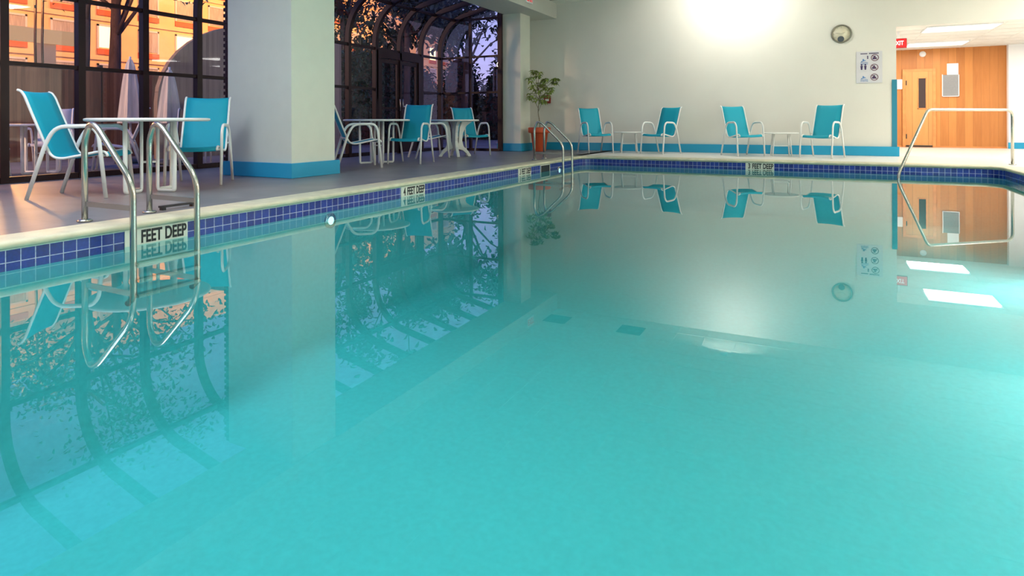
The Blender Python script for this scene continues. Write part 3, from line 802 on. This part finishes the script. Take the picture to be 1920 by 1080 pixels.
t = thing('wall_clock', 'round grey rimmed clock with small dark dial high on wall', 'clock', (.355, YW, 2.455))
r_ = MB().lathe([(.160, .0), (.184, .0), (.190, .015), (.184, .026), (.175, .030), (.160, .022), (.160, 0)], n=48)
o = r_.build('clock_rim', M['clock_rim'], t); o.rotation_euler = (PI / 2, 0, 0)
o = MB().lathe([(0, .0), (.168, .0), (.168, .012), (0, .013)], n=40).build('clock_face', M['clock_face'], t); o.rotation_euler = (PI / 2, 0, 0)
o = MB().lathe([(0, .012), (.058, .012), (.060, .024), (.05, .028), (0, .028)], (-.01, -.105, 0), 32).build('small_dial', M['slate'], t); o.rotation_euler = (PI / 2, 0, 0)
for k in range(12):
    a = 2 * PI * k / 12
    if k in (5, 6, 7): continue
    MB().bar((.125 * math.sin(a), -.014, .125 * math.cos(a)), (.145 * math.sin(a), -.014, .145 * math.cos(a)), .010, .003).build('hour_mark', M['clock_rim'], t)
MB().bar((0, -.016, 0), (.065, -.016, .03), .007, .003).build('clock_hand', M['clock_rim'], t)
MB().bar((0, -.018, 0), (-.10, -.018, .02), .005, .003).build('clock_hand', M['clock_rim'], t)

t = thing('rules_sign', 'white pool rules sign with six round pictograms on back wall', 'sign', (.84, YW, 1.76))
MB().box(-.225, .225, -.010, 0, -.315, .315, .003).build('sign_panel', M['panel_white'], t)
mb = MB(); mb.box(-.15, -.03, -.0125, -.0095, .262, .278)
for k in range(6): mb.box(.0 + k * .028, .022 + k * .028, -.0125, -.0095, .262, .284)
mb.build('sign_heading', M['ink'], t)


def disc(mb, x, z, r, th=.003, n=20, y=-.0125):
    mb.poly_extrude([(x + r * math.cos(2 * PI * k / n), y, z + r * math.sin(2 * PI * k / n)) for k in range(n)], (0, th, 0))


def ring(mb, x, z, r, w_, y=-.0135):
    n = 28
    for k in range(n):
        a, b = 2 * PI * k / n, 2 * PI * (k + 1) / n
        mb.poly_extrude([(x + r * math.cos(a), y, z + r * math.sin(a)), (x + r * math.cos(b), y, z + r * math.sin(b)), (x + (r - w_) * math.cos(b), y, z + (r - w_) * math.sin(b)), (x + (r - w_) * math.cos(a), y, z + (r - w_) * math.sin(a))], (0, .003, 0))
for x, z in ((.10, .185), (.09, -.005), (.09, -.20)):
    mb = MB(); ring(mb, x, z, .068, .013); mb.bar((x - .045, -.0135, z + .045), (x + .045, -.0135, z - .045), .011, .003, up=(0, 1, 0)); mb.build('prohibition_ring', M['maroon'], t)
    mb = MB(); disc(mb, x - .005, z + .02, .018); mb.box(x - .04, x + .03, -.0125, -.0095, z - .03, z + .005); mb.build('pictogram', M['ink'], t)
for z in (.125, -.215):
    mb = MB()
    for q in range(3):
        for k in range(8): mb.box(-.15 + k * .0165, -.136 + k * .0165, -.0125, -.0095, z - .03 - q * .018 + .005 * math.sin(k * 1.6), z - .022 - q * .018 + .005 * math.sin(k * 1.6))
    disc(mb, -.10, z + .025, .017); mb.bar((-.14, -.0125, z - .01), (-.06, -.0125, z + .012), .016, .003, up=(0, 1, 0)); mb.build('swimmer_pictogram', M['blue_ink'], t)
for x in (-.13, -.065):
    mb = MB(); disc(mb, x, .05, .016); mb.poly_extrude([(x - .022, -.0125, .03), (x + .022, -.0125, .03), (x + .012, -.0125, -.05), (x - .012, -.0125, -.05)], (0, .003, 0)); mb.build('figure_pictogram', M['ink'], t)
mb = MB(); disc(mb, -.025, .215, .013); mb.box(-.035, -.015, -.0125, -.0095, .165, .20)
mb.build('figure_pictogram', M['ink'], t)

# wall washer, ceiling vents, ceiling lights
t = thing('wall_washer', 'small hooded lamp under the ceiling lighting the back wall', 'light', (-1.75, 12.75, ZC))
MB().box(-.07, .07, -.05, .04, -.055, 0.0, .01).build('lamp_hood', M['hall_white'], t)
for x, y, lab in ((-5.55, 13.32, 'square dark ceiling vent near the beam'), (-3.80, 13.34, 'square dark ceiling vent further along the back wall')):
    t = thing('ceiling_vent', lab, 'vent', (x, y, ZC), 0)
    MB().box(-.27, .27, -.26, .26, -.012, -.002).build('vent_panel', M['vent'], t)
    m = MB()
    for k in range(9): m.box(-.25, .25, -.225 + k * .054, -.215 + k * .054, -.022, -.010)
    m.build('vent_slats', mat('vent_slat', (.14, .15, .14), .5), t)
for i, (x, y) in enumerate(CEIL_L + CEIL_FILL):  # unseen housings; those over the side decks belong to the added lamps
    t = thing('ceiling_light', 'unseen square panel light in the ceiling over the near pool or side deck', 'light', (x, y, ZC), 0, 'pool room ceiling lights')
    MB().box(-.62, .62, -.62, .62, -.05, -.002).build('light_frame', M['hall_white'], t)

# ------------------------------------------------------------------ outside
struct(MB().box(-120, XG - .06, -40, 140, -.35, -.06).box(XG - .06, -6.8, 13.0, 140, -.35, -.06).build('ground_outside', M['ground']), 'dark patio and ground outside the sunroom')
t = thing('reed_fence', 'tall brown reed fence beyond the patio', 'fence', (-14, 0, -.06))
for k in range(8):
    y = -1.6 + k * 1.9
    MB().box(-.03, .03, y, y + 1.86, 0, 1.92 + .05 * math.sin(k * 2.1)).build('fence_panel', M['fence_wood'], t)
    MB().box(-.09, -.02, y - .05, y + .03, 0, 2.02).build('fence_post', M['tree_bark'], t)
# hotel
t = thing('hotel_building', 'long peach hotel building lit orange beyond the fence', 'building', (-46, 0, -.06))
MB().box(-10, 0, -4, 73, 0, 15.5).build('facade', M['stucco'], t)
mb = MB()
for z in (2.55, 5.35, 8.15, 10.95, 13.75): mb.box(0, .12, -4, 73, z - .1, z + .12)
mb.build('string_course', M['stucco'], t)
random.seed(9)
WIN_Y = []
k = 0
yy = 2.8
while yy < 71:
    for fl in range(5):
        z = 3.35 + (fl - 0) * 2.8
        if z > 14.5: continue
        lit = (fl == 1 and abs(yy - 26.4) < .6) or random.random() < .04
        f = MB().box(.0, .08, yy - .80, yy - .68, z - .1, z + 1.65).box(0, .08, yy + .68, yy + .80, z - .1, z + 1.65).box(0, .08, yy - .80, yy + .80, z + 1.52, z + 1.65).build('window_frame', M['win_dark'], t)
        MB().box(.0, .04, yy - .68, yy + .68, z, z + 1.52).build('window_pane', M['lit_room'] if lit else M['curtain'], f)
        MB().box(.0, .10, yy - .80, yy + .80, z - .50, z - .1).build('grille_panel', M['stucco_band'], f)
    yy += 2.95
t = thing('entrance_canopy', 'gabled canopy with glowing yellow fascia in front of hotel', 'canopy', (-30, 8.5, -.06))
mb = MB(); mb.poly_extrude([(0, 3.6 + 0, 4.55), (0, -4.0, 4.55), (0, -4.0, 6.6), (0, 3.6, 5.1)], (-7, 0, 0)); mb.build('canopy_roof', M['canopy_roof'], t)
MB().bar((.05, -4.2, 4.5), (.05, 7.2, 4.5), .1, .62, up=(0, 0, 1)).build('fascia', M['canopy'], t)
MB().bar((.08, -4.2, 6.6), (.08, 4.2, 5.25), .1, .22, up=(0, 0, 1)).build('gable_trim', M['canopy'], t)
for y in (-1.2, 6.2): MB().box(-.5, 0, y - .3, y + .3, 0, 4.3).build('canopy_post', M['stucco'], t)
# thin poles
for y, h, lab in ((9.50, 7, 'thin dark pole left of the other outside'), (9.68, 7, 'thin dark pole right of the other outside')):
    o = MB().tube([(-20, y, -.06), (-20.03, y - .02, 3), (-20, y + .02, h)], .035, 8).build('garden_pole', M['bronze']); tag(o, lab, 'pole', 'poles outside')
# street lamp
t = thing('street_lamp', 'orange glowing globe lamp on a pole outside', 'lamp', (-20, 8.35, -.06))
MB().tube([(0, 0, 0), (0, 0, 4.5)], .05, 8).build('lamp_post', M['bronze'], t)
MB().lathe([(0, 4.5), (.10, 4.52), (.17, 4.65), (.19, 4.78), (.15, 4.92), (0, 5.0)], n=16).build('lamp_globe', M['sodium'], t)
l = bpy.data.lights.new('street_lamp_light', 'POINT'); l.energy = 1400; l.color = (1, .45, .13); l.shadow_soft_size = .2
o = bpy.data.objects.new('street_lamp_light', l); C.objects.link(o); o.location = (-19.6, 8.35, 4.9)
# patio lamp light washing the near deck with orange
l = bpy.data.lights.new('patio_flood_light', 'SPOT'); l.energy = 1900; l.color = (1, .38, .12); l.shadow_soft_size = .25; l.spot_size = math.radians(40)
o = bpy.data.objects.new('patio_flood_light', l); C.objects.link(o); o.location = (-13.2, 1.0, 3.4)
o.rotation_euler = (Vector((-6.6, 2.3, 0)) - Vector(o.location)).to_track_quat('-Z', 'Y').to_euler()
t = thing('patio_flood_lamp', 'small flood lamp on a post outside the near windows', 'lamp', (-13.35, 1.0, -.06))
MB().tube([(0, 0, 0), (0, 0, 3.4)], .04, 8).build('lamp_post', M['bronze'], t)
MB().box(-.12, .02, -.12, .12, 3.36, 3.58).build('lamp_head', M['bronze'], t)

l = bpy.data.lights.new('fence_flood_light', 'SPOT'); l.energy = 1500; l.color = (1, .60, .36); l.shadow_soft_size = .15; l.spot_size = math.radians(70)
o = bpy.data.objects.new('fence_flood_light', l); C.objects.link(o); o.location = (-13.1, 1.0, 3.3)
o.rotation_euler = (Vector((-13.2, 9.0, .6)) - Vector(o.location)).to_track_quat('-Z', 'Y').to_euler()
# reed cabana
t = thing('reed_cabana', 'brown reed shelter with rounded roof outside the near windows', 'shelter', (-12.4, 0, -.06))
pts = [(0, 8.1, 0)] + [(0, 8.1 + 2.6 * (1 - math.cos(a)), 1.2 + 1.9 * math.sin(a)) for a in [PI / 2 * i / 10 for i in range(11)]] + [(0, 13.6, 3.1), (0, 13.6, 0)]
MB().poly_extrude(pts, (-.12, 0, 0)).build('reed_screen', M['reed'], t)


def closed_umbrella(x, y, h, label):
    t = thing('closed_umbrella', label, 'umbrella', (x, y, -.06), 0, 'closed umbrellas outside')
    mb = MB(); n = 24; rings = []
    for i in range(12):
        s = i / 11; z = h - s * (h - .75); r = .03 + .16 * s ** .6
        rings.append([mb.bm.verts.new((r * (1 + .16 * math.sin(6 * a)) * math.cos(a), r * (1 + .16 * math.sin(6 * a)) * math.sin(a), z)) for a in [2 * PI * k / n for k in range(n)]])
    for u, v in zip(rings, rings[1:]):
        for k in range(n): mb.bm.faces.new((u[k], u[(k + 1) % n], v[(k + 1) % n], v[k]))
    mb.bm.faces.new(rings[0]); mb.bm.faces.new(rings[-1])
    mb.build('folded_canopy', M['umbrella'], t)
    MB().tube([(0, 0, 0), (0, 0, h + .05)], .02, 8).build('umbrella_pole', M['white_metal'], t)
    MB().lathe([(0, 0), (.25, 0), (.25, .05), (.05, .09), (0, .09)]).build('umbrella_base', M['dark'], t)
closed_umbrella(-10.6, 7.15, 1.72, 'cream closed umbrella outside, seen behind the near table')
closed_umbrella(-11.6, 7.05, 1.95, 'cream closed umbrella outside, the one further left')

# outside furniture: white chairs, a grey sling chair, white table
OC = [(-10.55, 4.25, 80, 'white outdoor chair on the patio, left of the outdoor table'), (-11.35, 5.6, -35, 'white outdoor chair on the patio, behind the outdoor table'), (-10.1, 5.95, -125, 'white outdoor chair on the patio, right of the outdoor table')]
om = chair_master(mat('white_sling', (.5, .5, .56), .6))
for i, (x, y, h, lab) in enumerate(OC):
    c = om if i == 0 else copy_tree(om)
    c.location = (x, y, -.06); c.rotation_euler = (0, 0, math.radians(h)); c['label'] = lab; c['group'] = 'white chairs outside'
gc = chair_master(M['grey_sling']); gc.location = (-9.75, 6.95, -.06); gc.rotation_euler = (0, 0, math.radians(-45)); gc['label'] = 'grey sling chair outside behind the near table'
ot = copy_tree(t1); ot.location = (-10.6, 5.1, -.06); ot['label'] = 'round white table out on the patio'; ot['group'] = 'round tables with looped legs'


# trees
def tree(x, y, h, cr, label, seed, n=1500, trunk=.16, lean=0.0, ls=.22, cz=None, name='leafy_tree', fork=True):
    random.seed(seed)
    t = thing(name, label, 'tree', (x, y, -.06))
    pts = [Vector((lean * s * s, .12 * math.sin(s * 3), s * h * .75)) for s in [i / 7 for i in range(8)]]
    mb = MB(); mb.tube(pts, [trunk * (1 - .55 * i / 7) for i in range(8)], 10)
    lf = MB(); top = pts[-1]
    cents = []
    for k in range(14):
        a = random.uniform(0, 2 * PI); rr = cr * random.uniform(.3, .95)
        c = top + Vector((rr * math.cos(a), rr * math.sin(a), random.uniform(-.32, .4) * h * (.45 if cz is None else cz)))
        cents.append((c, cr * random.uniform(.25, .5)))
        b0 = pts[random.randint(4, 7)]
        mb.tube([b0, (b0 + c) / 2 + Vector((0, 0, .2)), c], [trunk * .32, trunk * .2, trunk * .07], 6)
    mb.build('trunk', M['tree_bark'], t)
    for k in range(n):
        c, r = random.choice(cents)
        p = c + Vector((random.gauss(0, .5), random.gauss(0, .5), random.gauss(0, .4))) * r
        lf.leafq(p, Vector((random.uniform(-1, 1), random.uniform(-1, 1), random.uniform(-1, .4))), Vector((random.uniform(-.5, .5), random.uniform(-.5, .5), 1)), ls * random.uniform(.7, 1.3), ls * .55)
    lf.build('crown', M['tree_leaf'], t)
    return t
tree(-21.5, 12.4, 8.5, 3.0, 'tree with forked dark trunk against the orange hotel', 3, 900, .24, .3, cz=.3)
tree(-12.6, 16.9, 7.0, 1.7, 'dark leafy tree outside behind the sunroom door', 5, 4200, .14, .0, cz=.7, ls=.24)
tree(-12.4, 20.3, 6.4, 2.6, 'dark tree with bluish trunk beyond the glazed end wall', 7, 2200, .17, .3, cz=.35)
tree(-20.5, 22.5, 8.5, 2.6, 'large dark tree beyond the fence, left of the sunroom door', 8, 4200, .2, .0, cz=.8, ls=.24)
t = thing('garden_hedge', 'dark clipped hedge outside the sunroom double door', 'hedge', (-14.0, 16.4, -.06))
random.seed(31); lf = MB()
for k in range(4200):
    f_ = random.random(); y = random.uniform(-2.6, 2.6); z = random.uniform(0, 3.0)
    p = Vector((.42 + random.uniform(-.1, .12), y, z)) if f_ < .8 else Vector((random.uniform(-.4, .4), y, 3.0 + random.uniform(-.1, .1)))
    lf.leafq(p, Vector((random.uniform(-.3, 1), random.uniform(-1, 1), random.uniform(-1, .6))), Vector((0, 0, 1)), .17, .09)
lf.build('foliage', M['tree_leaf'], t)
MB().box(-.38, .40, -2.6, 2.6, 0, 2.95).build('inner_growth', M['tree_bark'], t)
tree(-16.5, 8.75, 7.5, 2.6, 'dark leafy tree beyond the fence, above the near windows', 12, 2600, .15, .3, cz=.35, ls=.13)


def shrub(x, y, w_, h, seed, label):
    random.seed(seed)
    t = thing('garden_shrub', label, 'shrub', (x, y, -.06), 0, 'shrubs beyond the glazed end wall')
    lf = MB()
    for k in range(2200):
        a = random.uniform(0, 2 * PI); u = random.random() ** .5
        p = Vector((w_ * u * math.cos(a), w_ * u * math.sin(a), h * random.random() * (1 - .55 * u ** 2)))
        lf.leafq(p, Vector((random.uniform(-1, 1), random.uniform(-1, 1), random.uniform(-.6, .8))), Vector((0, 0, 1)), .26, .14)
    lf.build('foliage', M['tree_leaf'], t)
    mb = MB(); mb.lathe([(0, .02), (w_ * .8, .05), (w_ * .85, h * .3), (w_ * .6, h * .6), (w_ * .3, h * .85), (0, h * .9)], n=12)
    for k in range(5): mb.tube([(0, 0, 0), (w_ * .4 * math.cos(k * 1.3), w_ * .4 * math.sin(k * 1.3), h * .6)], .03, 5)
    mb.build('stems', M['tree_bark'], t)
for i, (x, y, w_, h, lab) in enumerate(((-14.5, 23.6, 1.25, 4.1, 'tall dark shrub seen at the left of the glazed end wall'), (-12.1, 23.4, 1.25, 3.9, 'dark shrub seen at the right of the glazed end wall'), (-17.1, 24.2, 1.2, 3.6, 'dark shrub furthest left beyond the sunroom end'), (-13.3, 26.6, 1.4, 4.4, 'dark shrub standing behind the two shrubs beyond the end wall'))):
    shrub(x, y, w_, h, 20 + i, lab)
